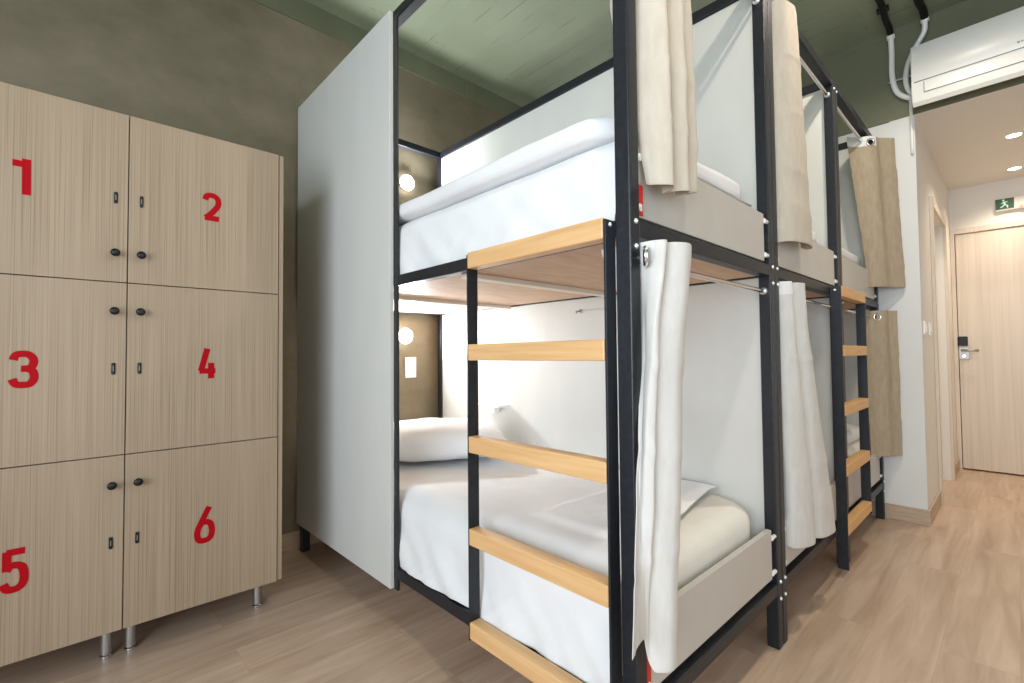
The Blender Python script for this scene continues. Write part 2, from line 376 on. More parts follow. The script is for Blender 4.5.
# ------------------------------------------------------------------ lockers
YL = 1.453; LZ = .137; DH = .5728; LW = .4777
DIG = {  # strokes in a 0..1 x 0..1 cell (x right, y up)
 '1': [[(.08, .85), (.62, .85)], [(.64, 1.0), (.66, .02)]],
 '2': [[(.13, .74), (.20, .88), (.38, .93), (.60, .93), (.80, .84), (.86, .70), (.80, .54), (.62, .38), (.38, .20), (.15, .08)], [(.10, .08), (.90, .08)]],
 '3': [[(.13, .76), (.22, .90), (.45, .93), (.66, .91), (.82, .80), (.84, .68), (.76, .56), (.58, .52), (.40, .52)], [(.58, .52), (.78, .47), (.86, .34), (.84, .20), (.70, .09), (.45, .07), (.22, .10), (.10, .24)]],
 '4': [[(.50, .98), (.18, .26)], [(.10, .26), (.92, .26)], [(.70, .52), (.70, .02)]],
 '5': [[(.88, .92), (.20, .92)], [(.22, .95), (.22, .50)], [(.20, .50), (.34, .60), (.58, .61), (.78, .54), (.86, .36), (.82, .18), (.66, .08), (.42, .06), (.22, .09), (.10, .22)]],
 '6': [[(.72, .98), (.46, .70), (.22, .42), (.14, .26)], [(.14, .28), (.20, .12), (.36, .06), (.62, .06), (.80, .13), (.86, .30), (.80, .48), (.64, .56), (.40, .55), (.22, .44), (.14, .28)]],
}
def digit(ch, x0, x1, z0, z1, y, w):
    bm = bmesh.new()
    for k, st in enumerate(DIG[ch]):
        P = [Vector((x0+(x1-x0)*a, z0+(z1-z0)*b_)) for a, b_ in st]
        if len(P) > 3:
            P3 = catmull([(p.x, p.y, 0) for p in P], 4); P = [Vector((p.x, p.y)) for p in P3]
        yy = y-.0004*k
        Lf, Rg = [], []
        for i, p in enumerate(P):
            d = (P[min(i+1, len(P)-1)]-P[max(i-1, 0)]).normalized(); nrm = Vector((-d.y, d.x))*w/2
            Lf.append(p+nrm); Rg.append(p-nrm)
        for yv in (yy, yy+.0006): pass
        va = [bm.verts.new((p.x, yy, p.y)) for p in Lf]; vb = [bm.verts.new((p.x, yy, p.y)) for p in Rg]
        wa = [bm.verts.new((p.x, y+.0008, p.y)) for p in Lf]; wb_ = [bm.verts.new((p.x, y+.0008, p.y)) for p in Rg]
        for i in range(len(P)-1):
            bm.faces.new((va[i], va[i+1], vb[i+1], vb[i])); bm.faces.new((wa[i], wb_[i], wb_[i+1], wa[i+1]))
            bm.faces.new((va[i], wa[i], wa[i+1], va[i+1])); bm.faces.new((vb[i], vb[i+1], wb_[i+1], wb_[i]))
        bm.faces.new((va[0], vb[0], wb_[0], wa[0])); bm.faces.new((va[-1], wa[-1], wb_[-1], vb[-1]))
    return bm
NUM = {'1': (-1.053, -1.000, 1.525, 1.636), '2': (-.566, -.501, 1.533, 1.643), '3': (-1.050, -.982, .938, 1.056),
       '4': (-.578, -.510, .944, 1.068), '5': (-1.059, -.995, .338, .474), '6': (-.584, -.512, .352, .490)}
def locker(x0, x1, nums, hinge_right, label):
    t = thing('locker_cabinet', label, 'locker', ((x0+x1)/2, YL+.3, 0), 'numbered lockers')
    o_ = .004
    xa, xb = (x0-.014, x1) if not hinge_right else (x0, x1+.014)
    if not hinge_right: xa, xb = x0-.014, x1
    b = bmesh.new(); z0, z1 = LZ+.003, LZ+3*DH-.002; y0, y1 = YL+.021, YW-.07; th = .018
    if hinge_right: xb = x1+.019
    box(b, (xa, y0, z0), (xa+th, y1, z1), .001); box(b, (xb-th+.001, YL+.005 if hinge_right else y0, z0), (xb, y1, z1), .001)
    for z in (z0, LZ+DH-.009, LZ+2*DH-.009, z1-th): box(b, (xa+th, y0, z), (xb-th, y1, z+th))
    box(b, (xa+th, y1-.008, z0+th), (xb-th, y1, z1-th))
    obj('body', b, M['locker'], t)
    for r in range(3):
        za = LZ+(2-r)*DH; d = obj('door', nbox((x0+.0015, YL, za+.0015), (x1-.0015, YL+.018, za+DH-.0015), .0012), M['locker'], t)
        ch = nums[r]; a = NUM[ch]; dd = 0 if ch == '1' else .007
        obj('numeral', digit(ch, a[0]+dd*.5, a[1]-dd*.5, a[2]+dd, a[3]-dd*.4, YL-.0008, .0195), M['red'], d)
        xk = x1-.033 if hinge_right is False else x0+.035
        zk = za+DH-.047 if r else za+.096; zl = za+DH-.234+.0 if r else za+.282
        if r == 2: zk, zl = za+.479, za+.291
        if r == 1: zk, zl = za+.476, za+.286
        obj('knob', lathe([(.003, 0), (.004, .003), (.004, .012), (.0115, .015), (.013, .020), (.012, .025), (.007, .028)], (xk, YL, zk), (0, -1, 0)), M['black'], d, True)
        h = bmesh.new(); box(h, (xk-.005, YL-.004, zl-.019), (xk+.005, YL, zl+.019), .003); h = obj('lock_slot', h, M['black'], d)
        obj('keyway', nbox((xk-.0012, YL-.0050, zl-.008), (xk+.0012, YL-.004, zl+.008), .0003), M['mark'], h)
    for lx in ((x0+.033, x1-.033) if True else ()):
        for ly in (YL+.145, YW-.16):
            lg = obj('leg', ncyl((lx, ly, .012), (lx, ly, z0), .0165, 20), M['steel'], t, False); auto(lg)
            obj('foot', lathe([(.015, 0), (.0175, .002), (.0175, .007), (.012, .012)], (lx, ly, 0), (0, 0, 1)), M['chrome'], lg, False)
    return t
locker(-.299-LW, -.299, ('2', '4', '6'), True, 'pale wood locker cabinet with red numbers 2, 4 and 6, next to the bunk')
locker(-.299-2*LW, -.299-LW, ('1', '3', '5'), False, 'pale wood locker cabinet with red numbers 1, 3 and 5, at the left edge')

# ------------------------------------------------------------------ bunks
BW, BL, P, H = .9244, 2.06, .04, 2.39
Z1, Z2 = 1.30, .185
def bolt(x, z, parent, y=0.0, r=.0065):
    o = obj('bolt', lathe([(r, 0), (r, .002), (r*.75, .0045), (r*.3, .006)], (x, y, z), (0, -1, 0), 14), M['bolt'], parent, True)
def bunk(X, label, privacy, ladder):
    t = thing('bunk_bed', label, 'bunk bed', (X, 0, 0), 'bunk beds')
    mt = M['metal']
    for i, (x, y) in enumerate(((X, 0), (X+BW-P, 0), (X, BL-P), (X+BW-P, BL-P))):
        p = obj('post', nbox((x, y, 0), (x+P, y+P, H), .003), mt, t)
        if y == 0:
            for z in (Z1-.025, Z1+.033, Z2-.015, Z2+.043, H-.055): bolt(x+P*.55, z, p)
    for z in (Z2, Z1, H-P):
        for y in (0, BL-P): obj('end_rail', nbox((X+P, y+.001, z), (X+BW-P, y+P-.001, z+P), .003), mt, t)
        for x in (X, X+BW-P): obj('side_rail', nbox((x+.001, P, z), (x+P-.001, BL-P, z+P), .003), mt, t)
    # laminate side panels between this berth and the next
    for z0, z1 in ((Z1+P, H-P), (Z2+P, Z1)):
        obj('side_panel', nbox((X+BW-.028, P, z0+.001), (X+BW-.012, BL-P, z1-.001), .001), M['laminate'], t)
    # foot boards with their clips
    for z in (Z1+.05, Z2+.062):
        bd = obj('foot_board', nbox((X+.048, .010, z), (X+BW-.062, .028, z+.168), .0015), M['board'], t)
        for zz in (z+.022, z+.142):
            for xa, xb in ((X+BW-.066, X+BW-P), (X+P, X+.052)):
                b = bmesh.new(); cyl(b, (xa, .008, zz), (xb, .008, zz), .007, 12); box(b, (xa-.004 if xa > X+.3 else xb-.004, .004, zz-.009), (xa+.008 if xa > X+.3 else xb+.008, .0095, zz+.009), .002)
                obj('clip', b, M['white_pl'], bd)
    # sleeping boards
    for z in (Z1+.004, Z2+.004):
        for y0, y1 in ((P+.002, .655), (.672, 1.35), (1.367, BL-P-.002)):
            obj('bed_base', nbox((X+P+.001, y0, z), (X+BW-P-.001, y1, z+.016), .001), M['ply'], t)
        for y in (.6635, 1.3585):
            obj('slat', nbox((X+P+.002, y-.021, z-.018), (X+BW-P-.002, y+.021, z-.0005), .002), M['batten'], t)
    # curtain rods
    for z in (H-.085, Z1-.052):
        r = obj('curtain_rod', ncyl((X+P, .024, z), (X+BW-P, .024, z), .0075, 14), M['chrome'], t); auto(r)
        for x, dx in ((X+P, 1), (X+BW-P, -1)):
            obj('rod_bracket', lathe([(.013, 0), (.013, .003), (.0095, .005), (.0095, .012)], (x, .024, z), (dx, 0, 0), 16), M['bolt'], r, True)
    if privacy:
        obj('upright', nbox((X, 1.036, .142), (X+.010, 1.062, H-P), .002), mt, t)
        obj('privacy_panel', nbox((X-.017, 1.060, .147), (X-.001, BL, H-.006), .001), [M['laminate']], t)
    if ladder == 'side':
        ld = obj('ladder', nbox((X-.040, .040, .0), (X-.001, .046, 1.336), .0008), mt, t)
        ld2 = obj('stile', nbox((X-.040, .545, .182), (X-.001, .551, 1.334), .0008), mt, ld)
        for k, z in enumerate((1.291, 1.013, .737, .463, .188)):
            r = obj('rung', nbox((X-.042, .0465, z), (X-.003, .5445 + (.008 if k == 0 else 0)*0, z+.049), .003), M['rungY'], ld)
            if k == 0: obj('bolt', lathe([(.0055, 0), (.0055, .002), (.003, .004)], (X-.022, .040, z+.034), (0, -1, 0), 12), M['bolt'], ld, True)
    if ladder == 'foot':
        x0, x1 = X-.205, X+.295
        ld = obj('ladder', nbox((x0, -.044, .045), (x0+.006, -.001, 1.333), .0008), mt, t)
        obj('stile', nbox((x1, -.044, .182), (x1+.006, -.001, 1.330), .0008), mt, ld)
        for k, z in enumerate((1.285, 1.010, .737, .463, .198)):
            obj('rung', nbox((x0+.0065, -.046, z), (x1-.0005, -.004, z+.049), .003), M['rungX'], ld)
            if k == 0: obj('bolt', lathe([(.0055, 0), (.0055, .002), (.003, .004)], (x0, -.02, z+.03), (-1, 0, 0), 12), M['bolt'], ld, True)
    return t
B2, B3 = .9317, 1.860
k1 = bunk(0, 'black metal double bunk with grey privacy panel and wooden rungs on its open side', True, 'side')
k2 = bunk(B2, 'middle black metal double bunk, standing between the two bunks that carry ladders', False, None)
k3 = bunk(B3, 'farthest black metal double bunk with a wooden-runged ladder at its foot, by the white wall', False, 'foot')
# red tape on the foot boards of the nearest bunk
for zz, h in ((Z1+.05, .082), (Z2+.062, .095)):
    b = bmesh.new(); box(b, (.0485, .006, zz+.004), (.066, .0098, zz+h-.006), .0008)
    o = obj('tape', b, M['redtape'], k1); o['label'] = 'red tape on the corner of the foot board'
# fittings on the inner panel of the nearest bunk: small white shelf and coat hook
xp = BW-.028
t = thing('wall_shelf', 'small white shelf fixed to the grey panel above the lower mattress', 'shelf', (xp, 1.48, .74))
obj('board', nbox((xp-.085, 1.37, .738), (xp, 1.60, .752), .004), M['white_pl'], t)
obj('bracket', nbox((xp-.055, 1.44, .700), (xp, 1.52, .7375), .012, 3), M['white_pl'], t)
t = thing('coat_hook', 'small dark coat hook on the grey panel of the lower berth', 'hook', (xp, .86, 1.235))
obj('base', lathe([(.010, 0), (.010, .003), (.005, .005)], (xp, .86, 1.238), (-1, 0, 0), 14), M['steel'], t, True)
b = bmesh.new(); tube(b, [(xp-.004, .86, 1.238), (xp-.02, .86, 1.236), (xp-.03, .86, 1.228), (xp-.034, .86, 1.240)], .0035, 8, 4); obj('prong', b, M['steel'], t, True)

# ------------------------------------------------------------------ bedding
def outline(x0, x1, y0, y1, R, n=10):
    pts = []
    for cx, cy, a0 in ((x1-R, y1-R, 0), (x0+R, y1-R, 90), (x0+R, y0+R, 180), (x1-R, y0+R, 270)):
        for k in range(n+1):
            a = math.radians(a0+90*k/n); pts.append(Vector((cx+R*math.cos(a), cy+R*math.sin(a), 0)))
    # resample evenly
    L_ = [0]
    for a, b_ in zip(pts, pts[1:]+pts[:1]): L_.append(L_[-1]+(b_-a).length)
    N = int(L_[-1]/.028); out = []; i = 0
    for k in range(N):
        s = L_[-1]*k/N
        while L_[i+1] < s: i += 1
        q = (s-L_[i])/(L_[i+1]-L_[i]); out.append(pts[i].lerp(pts[(i+1) % len(pts)], q))
    return out
def pad(x0, x1, y0, y1, z0, z1, R, r, seed=0, amp=.004, zf=None):
    """soft slab with rounded plan corners and rolled edges"""
    bm = bmesh.new(); out = outline(x0, x1, y0, y1, R); n = len(out); cx, cy = (x0+x1)/2, (y0+y1)/2
    hx, hy = (x1-x0)/2, (y1-y0)/2
    def ring(inset, z):
        vs = []
        for p in out:
            q = Vector((cx+(p.x-cx)*(1-inset/hx), cy+(p.y-cy)*(1-inset/hy), z))
            if zf: q.z += zf(q.x, q.y, z)
            nn = noise.noise(Vector((q.x*3+seed, q.y*3, z*4))); q.z += amp*nn*(1 if z > (z0+z1)/2 else 0)
            d = Vector((p.x-cx, p.y-cy, 0)).normalized(); q += d*amp*.8*noise.noise(Vector((q.x*5, q.y*5+seed, q.z*9)))
            vs.append(bm.verts.new(q))
        return vs
    rings = [ring(r*.5, z0), ring(.0, z0+r*.4)]
    for k in range(1, 4): rings.append(ring(0, z0+r*.4+(z1-r-z0-r*.4)*k/4))
    for k in range(0, 6):
        a = PI/2*k/5; rings.append(ring(r*(1-math.cos(a)), z1-r+r*math.sin(a)))
    for f in (.3, .5, .7, .85, .97): rings.append(ring(r+(hx-r)*f, z1))
    for a, b_ in zip(rings, rings[1:]):
        for i in range(n): j = (i+1) % n; bm.faces.new((a[i], a[j], b_[j], b_[i]))
    bm.faces.new(rings[0][::-1]); bm.faces.new(rings[-1]); return bm
def sheet(X, z_top, z_low, x1, y_foot, y_head, r, seed, th=.004, fold=None, amp=1.0, xi=.0):
    """sheet laid over a mattress and hanging down its open long side"""
    bm = bmesh.new(); prof = []
    x0 = X+.028
    zz = z_top+.005
    n1 = 24
    for k in range(n1): prof.append((x0-.004, z_low+(zz-r-z_low)*k/n1, 1-k/n1))
    for k in range(9):
        a = PI/2*k/8; prof.append((x0+r-r*math.cos(a)-.004*(1-k/8), zz-r+r*math.sin(a), 0))
    nx = 44
    for k in range(1, nx+1): prof.append((x0+r+(x1-x0-r)*k/nx, zz, 0))
    NY = 130; g = []
    for j in range(NY+1):
        row = []
        for i, (x, z, hang) in enumerate(prof):
            yf = y_foot(x, z); y = yf+(y_head-yf)*j/NY
            dx = dz = 0
            if hang > 0:
                w = hang*.9+.1
                dx = -amp*w*(.006+.011*noise.noise(Vector((y*4.2+seed+z*2.3, z*3, seed)))+.009*noise.noise(Vector((y*11-z*9, seed, z*4)))+.003*noise.noise(Vector((y*25+z*30, seed, 1))))
                dx = min(dx, .002)
                if i < 3: dz = max(0, .010*noise.noise(Vector((y*5, seed, 0)))+.006*noise.noise(Vector((y*14, seed, 2))))
            else:
                dz = .004+.006*noise.noise(Vector((x*4+y*1.3, y*3+seed, 0)))+.004*abs(noise.noise(Vector((x*9-y*5, y*4+x*6, seed))))
                dz = max(dz, 0)
                if fold:      # the layer folded back near the foot
                    e = min((x-.17-.08*noise.noise(Vector((y*2, 3, 1))))/.03, (.50-y)/.03, 1)
                    dz += .011*max(0, e)
            row.append(bm.verts.new((x+dx, y, z+dz)))
        g.append(row)
    for a, b_ in zip(g, g[1:]):
        for i in range(len(prof)-1): bm.faces.new((a[i], a[i+1], b_[i+1], b_[i]))
    return bm
def solid(o, th, off=1, sub=1):
    md = o.modifiers.new('thickness', 'SOLIDIFY'); md.thickness = th; md.offset = off
    if sub: sb = o.modifiers.new('smooth', 'SUBSURF'); sb.levels = sub; sb.render_levels = sub
    return o
def cushion(cx, cy, cz, L_, Wd, T, rz, seed, tilt=0):
    bm = bmesh.new(); n = 36; q = Matrix.Rotation(rz, 3, 'Z') @ Matrix.Rotation(tilt, 3, 'Y'); top, bot = {}, {}
    def f(u, v):
        e = max(0, (1-abs(u)**2.6))*max(0, (1-abs(v)**2.6)); return e**.42
    def pt(u, v, s):
        pu = 1-.10*(1-abs(v)**2)*abs(u)**3; 
        x = u*L_/2*(1-.07*(1-v*v)*abs(u)**4); y = v*Wd/2*(1-.09*(1-u*u)*abs(v)**4)
        z = s*T/2*f(u, v)*(1 if s > 0 else .62)
        z += .007*noise.noise(Vector((x*8+seed, y*8, s)))*f(u, v)+.006*noise.noise(Vector((x*18+seed, y*14, s)))*f(u, v)
        return q @ Vector((x, y, z))+Vector((cx, cy, cz))
    for i in range(n+1):
        for j in range(n+1):
            u = math.sin((2*i/n-1)*PI/2); v = math.sin((2*j/n-1)*PI/2)
            top[i, j] = bm.verts.new(pt(u, v, 1))
            bot[i, j] = top[i, j] if i in (0, n) or j in (0, n) else bm.verts.new(pt(u, v, -1))
    for i in range(n):
        for j in range(n):
            bm.faces.new((top[i, j], top[i+1, j], top[i+1, j+1], top[i, j+1]))
            bm.faces.new((bot[i, j], bot[i, j+1], bot[i+1, j+1], bot[i+1, j]))
    return bm
def mattress(X, z0, z1, label, m, R=.10, r=.055, x_in=.044, seed=0):
    o = obj('mattress', pad(X+x_in, X+BW-.036, .050, BL-.05, z0, z1, R, r, seed), m, None, True)
    tag(o, label, 'mattress', 'mattresses'); return o
lo, up = Z2+.021, Z1+.021
mattress(0, lo, .500, 'cream mattress on the lower berth of the nearest bunk, rounded corner showing at the foot', M['cream'], .13, .055, .070)
mattress(0, up, 1.545, 'mattress on the upper berth of the nearest bunk, beneath the thick white duvet', M['cream'])
mattress(B2, lo, .47, 'mattress on the lower berth of the middle bunk, behind the hanging curtain', M['cream'])
mattress(B2, up, 1.545, 'mattress on the upper berth of the middle bunk', M['cream'])
mattress(B3, lo, .50, 'cream mattress on the lower berth of the farthest bunk, seen through the ladder', M['cream'])
mattress(B3, up, 1.545, 'mattress on the upper berth of the farthest bunk, by the tan curtain', M['cream'])
o = obj('bed_sheet', sheet(0, .503, Z2+.042, .875, lambda x, z: .070 if x < .10 else .070+.13*min(1, (x-.10)/.7), 2.0, .09, 3.1, amp=2.0, fold=True), M['linen'], None, True)
solid(o, .003); tag(o, 'white sheet draped over the lower mattress and hanging down behind the ladder', 'bed sheet', 'white bed sheets')
o = obj('bed_sheet', sheet(0, 1.547, Z1+.034, .875, lambda x, z: .048, 2.0, .05, 8.7, amp=1.7), M['linen'], None, True)
solid(o, .003); tag(o, 'white sheet hanging over the side of the upper mattress of the nearest bunk', 'bed sheet', 'white bed sheets')
o = obj('duvet', pad(.016, .880, .060, 2.0, 1.568, 1.628, .10, .028, 4, .010), M['linen'], None, True)
tag(o, 'thick white duvet on the upper berth of the nearest bunk', 'duvet', 'white duvets')
o = obj('duvet', pad(B2+.05, B2+.880, .060, 1.98, 1.550, 1.620, .10, .03, 6, .006), M['linen'], None, True)
tag(o, 'white duvet on the upper berth of the middle bunk', 'duvet', 'white duvets')
o = obj('duvet', pad(B3+.05, B3+.880, .060, 1.98, 1.550, 1.620, .10, .03, 9, .006), M['linen'], None, True)
tag(o, 'white duvet on the upper berth of the farthest bunk', 'duvet', 'white duvets')
o = obj('duvet', pad(B3+.05, B3+.880, .070, 1.98, .505, .575, .10, .03, 12, .006), M['linen'], None, True)
tag(o, 'white duvet on the lower berth of the farthest bunk, seen through the ladder', 'duvet', 'white duvets')
o = obj('pillow', cushion(.43, 1.42, .598, .72, .50, .22, math.radians(-34), 2), M['linen'], None, True)
tag(o, 'plump white pillow at the head of the lower berth of the nearest bunk', 'pillow')

# ------------------------------------------------------------------ curtains
CREASE = (2.12, 1.93, 1.72, 1.56, 1.02, .80, .58)
def curtain(name, label, levels, m, wave=.0, nf=0, seed=0, th=.0022, header=.055, eyes=(), head=None, zdip=None, mid=True, sub=1, header_mat=None):
    """levels: list of (z, [(x,y)...]) paths from top to bottom with equal point counts"""
    t = thing(name, label, 'curtain', (levels[0][1][len(levels[0][1])//2][0], levels[0][1][len(levels[0][1])//2][1], levels[-1][0]), 'beige berth curtains')
    K = 7; rows = []
    Z = [l[0] for l in levels]; paths = [catmull([(x, y, 0) for x, y in l[1]], K) for l in levels]
    n = len(paths[0]); NZ = 72
    bm = bmesh.new()
    for j in range(NZ+1):
        s = j/NZ*(len(levels)-1); i = min(int(s), len(levels)-2); f = s-i
        row = []
        for k in range(n):
            def g(a): return paths[max(0, min(len(levels)-1, a))][k]
            a, b_, c, d = g(i-1), g(i), g(i+1), g(i+2)
            p = .5*((2*b_)+(c-a)*f+(2*a-5*b_+4*c-d)*f*f+(3*b_-3*c+d-a)*f**3)
            zz = Z[i]+(Z[i+1]-Z[i])*f
            u = k/(n-1)
            if zdip: zz += zdip(u)*(j/NZ)
            p = Vector((p.x, p.y, zz))
            am = .0035
            p.x += am*noise.noise(Vector((u*5, zz*3.5, seed))); p.y += am*noise.noise(Vector((u*5+9, zz*3.5, seed)))
            for zc in CREASE: p.y -= .0028*math.exp(-((zz-zc-.02*math.sin(u*3+zc*9))/.011)**2)
            p.y += .002*noise.noise(Vector((u*2.5+zz*6, zz*7, seed+8)))*min(1, j/8)
            p.y += .0025*noise.noise(Vector((u*3, zz*11+u*4, seed+5)))
            row.append(bm.verts.new(p))
        rows.append(row)
    hs = header/(Z[0]-Z[-1])
    for j, (a, b_) in enumerate(zip(rows, rows[1:])):
        for k in range(n-1):
            f = bm.faces.new((a[k], a[k+1], b_[k+1], b_[k]))
            if head and j/NZ < hs and head[0] <= k/n < head[1]: f.material_index = 1
    o = obj('cloth', bm, [m, M['header']], t, True); solid(o, th, 0, sub)
    for c, ax in eyes:
        e = obj('eyelet', torus(c, ax, .019, .0055), M['chrome'], t, True)
        q = Vector(ax).normalized()
        b = ncyl(Vector(c)-q*.0012, Vector(c)+q*.0012, .016, 20); obj('eyelet_hole', b, M['black'], e)
    return t
# C1 upper, nearest bunk: gathered at the left post, rolled hem
T1 = [(.045, .125), (.030, .085), (.055, .030), (.075, -.025), (.100, -.038), (.118, -.005), (.130, .022), (.142, -.020), (.168, -.046), (.190, -.020), (.196, .012), (.212, -.018), (.236, -.030), (.250, .004)]
Bm = [(.050, .050), (.048, .030), (.055, .0), (.062, -.030), (.085, -.055), (.108, -.035), (.120, -.012), (.128, -.040), (.155, -.062), (.180, -.038), (.188, -.012), (.200, -.040), (.222, -.052), (.236, -.020)]
Bx = [(.062, -.004), (.060, -.010), (.058, -.020), (.062, -.038), (.085, -.060), (.108, -.040), (.118, -.014), (.128, -.042), (.155, -.064), (.180, -.042), (.188, -.014), (.200, -.042), (.222, -.052), (.236, -.014)]
curtain('curtain', 'beige curtain gathered at the corner post of the upper berth, nearest the camera',
        [(2.345, T1), (1.95, [((a[0]+b_[0])/2, (a[1]+b_[1])/2) for a, b_ in zip(T1, Bm)]), (1.70, Bm), (1.425, Bx)], M['curtain'], seed=1,
        zdip=lambda u: -.018*math.sin(u*PI)+.012*u, eyes=[((.068, -.012, 2.305), (-.6, -.8, 0))])
# C2 lower, nearest bunk
T2 = [(.036, .105), (.030, .070), (.045, .010), (.050, -.030), (.066, -.052), (.084, -.040), (.090, -.022), (.100, -.050), (.130, -.066), (.165, -.060), (.190, -.040), (.200, -.010), (.206, .015), (.196, .02)]
M2 = [(.046, .022), (.045, .010), (.042, -.006), (.022, -.022), (.012, -.045), (.024, -.050), (.036, -.034), (.052, -.052), (.085, -.068), (.120, -.062), (.142, -.044), (.150, -.022), (.150, -.004), (.140, .0)]
N2 = [(-.024, -.020), (-.020, -.018), (-.014, -.018), (-.010, -.022), (-.018, -.034), (-.006, -.048), (.008, -.036), (.022, -.052), (.050, -.066), (.080, -.062), (.102, -.046), (.108, -.024), (.108, -.010), (.100, -.006)]
L2 = [(-.108, -.056), (-.090, -.050), (-.074, -.042), (-.050, -.036), (-.026, -.034), (-.018, -.034), (-.010, -.036), (.000, -.052), (.020, -.066), (.048, -.064), (.066, -.050), (.072, -.034), (.070, -.020), (.062, -.014)]
curtain('curtain', 'daylight-tinted beige curtain twisted into a long narrow fall on the corner post of the lower berth',
        [(1.288, T2), (1.04, M2), (.66, N2), (.36, L2)], M['curtain_daylit'], seed=4, head=(0, .22),
        zdip=lambda u: (.065 if u < .3 else (.065-.075*min(1, (u-.3)/.2))), eyes=[((.032, -.018, 1.250), (-.55, .83, 0))])
# C3 upper, middle bunk
T3 = [(.985, .060), (.978, .030), (.985, -.005), (1.010, -.030), (1.045, -.040), (1.080, -.046), (1.110, -.042), (1.140, -.034), (1.160, -.020), (1.170, .0), (1.165, .02), (1.15, .03)]
B3p = [(.985, .020), (.980, .0), (.988, -.020), (1.020, -.040), (1.070, -.050), (1.120, -.054), (1.170, -.052), (1.215, -.046), (1.250, -.036), (1.275, -.022), (1.270, -.006), (1.240, .0)]
curtain('curtain', 'beige curtain pulled to the left post of the upper berth of the middle bunk',
        [(2.345, T3), (2.0, [((a[0]*.7+b_[0]*.3), (a[1]*.5+b_[1]*.5)) for a, b_ in zip(T3, B3p)]), (1.43, B3p)], M['curtain'], seed=7, zdip=lambda u: .02*u)
# C4 lower, middle bunk
T4 = [(.990, .050), (.985, .020), (.990, -.010), (1.010, -.028), (1.030, -.020), (1.045, -.005), (1.060, -.030), (1.090, -.044), (1.120, -.040), (1.140, -.024), (1.150, -.004)]
B4 = [(1.02, .020), (1.01, .0), (1.02, -.020), (1.07, -.042), (1.14, -.050), (1.19, -.028), (1.21, -.018), (1.25, -.048), (1.33, -.060), (1.40, -.054), (1.425, -.034)]
curtain('curtain', 'daylight-tinted beige curtain hanging in two folds on the lower berth of the middle bunk',
        [(1.290, T4), (.95, [((a[0]*.7+b_[0]*.3), (a[1]*.5+b_[1]*.5)) for a, b_ in zip(T4, B4)]), (.32, B4)], M['curtain_daylit'], seed=11, zdip=lambda u: -.03*u, head=(0, .45))
# C5 upper, farthest bunk: hangs by the white wall
T5 = [(2.500, .085), (2.540, .060), (2.570, .030), (2.590, -.010), (2.620, -.036), (2.660, -.044), (2.690, -.066), (2.715, -.090), (2.740, -.108), (2.755, -.100)]
B5 = [(2.56, .012), (2.585, .0), (2.605, -.020), (2.625, -.044), (2.650, -.062), (2.685, -.074), (2.710, -.092), (2.735, -.115), (2.758, -.132), (2.770, -.125)]
curtain('curtain', 'tan curtain swung against the white wall beside the upper berth of the farthest bunk',
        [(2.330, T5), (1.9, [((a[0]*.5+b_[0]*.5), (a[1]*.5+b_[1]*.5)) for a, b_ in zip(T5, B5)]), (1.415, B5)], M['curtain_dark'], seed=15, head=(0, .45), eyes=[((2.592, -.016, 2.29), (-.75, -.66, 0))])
# C6 lower, farthest bunk
T6 = [(2.60, .045), (2.63, .025), (2.65, -.005), (2.67, -.035), (2.70, -.050), (2.725, -.056), (2.745, -.075), (2.762, -.092)]
B6 = [(2.60, .030), (2.63, .010), (2.655, -.015), (2.68, -.045), (2.705, -.055), (2.73, -.066), (2.75, -.082), (2.768, -.096)]
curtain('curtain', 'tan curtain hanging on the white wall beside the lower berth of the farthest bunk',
        [(1.278, T6), (.9, [((a[0]*.5+b_[0]*.5), (a[1]*.5+b_[1]*.5)) for a, b_ in zip(T6, B6)]), (.40, B6)], M['curtain_dark'], seed=19, eyes=[((2.652, -.012, 1.238), (-.75, -.66, 0))])

# ------------------------------------------------------------------ lamps, socket
def reading_lamp(x, z, label, e, tilt=0):
    t = thing('reading_lamp', label, 'wall lamp', (x, YW, z), 'reading lamps on the head wall')
    obj('base', lathe([(.040, 0), (.040, .012), (.034, .018)], (x, YW, z), (0, -1, 0), 28), M['white_pl'], t, True)
    obj('lamp_glass', lathe([(.036, .016), (.046, .022), (.050, .034), (.047, .045), (.036, .054), (.016, .059)], (x, YW, z), (0, -1, 0), 28), M['lamp_on'], t, True)
    l = bpy.data.lights.new('reading_lamp_light', 'AREA'); l.shape = 'DISK'; l.size = .085; l.energy = e; l.color = (.93, .97, 1.0)
    o = bpy.data.objects.new('reading_lamp_light', l); link(o, t); o.location = (0, -.064, 0); o.rotation_euler = (-PI/2-tilt, 0, 0)
reading_lamp(.668, 2.145, 'round lit reading lamp on the wall at the head of the upper berth', 11, .75)
reading_lamp(.652, 1.157, 'round lit reading lamp on the wall at the head of the lower berth', 12)
for bx in (B2, B3):
    for z, w in ((2.145, 'upper'), (1.157, 'lower')):
        reading_lamp(bx+.66, z, 'lit reading lamp at the head of the %s berth of the %s bunk' % (w, 'middle' if bx == B2 else 'farthest'), 3)
t = thing('wall_socket', 'white wall socket below the lower reading lamp at the head of the nearest bunk', 'socket', (.707, YW, .955))
obj('plate', nbox((.666, YW-.009, .888), (.748, YW, 1.022), .004), M['white_pl'], t)
s = obj('socket_face', torus((.707, YW-.0095, .922), (0, 1, 0), .021, .0028, 24, 8), M['white_pl'], t, True)
obj('pin_holes', cyl(ncyl((.698, YW-.0085, .922), (.698, YW-.0095, .922), .0025, 10), (.716, YW-.0085, .922), (.716, YW-.0095, .922), .0025, 10), M['black'], s)
obj('switch', nbox((.683, YW-.013, .965), (.731, YW-.009, 1.008), .002), M['white_pl'], t)

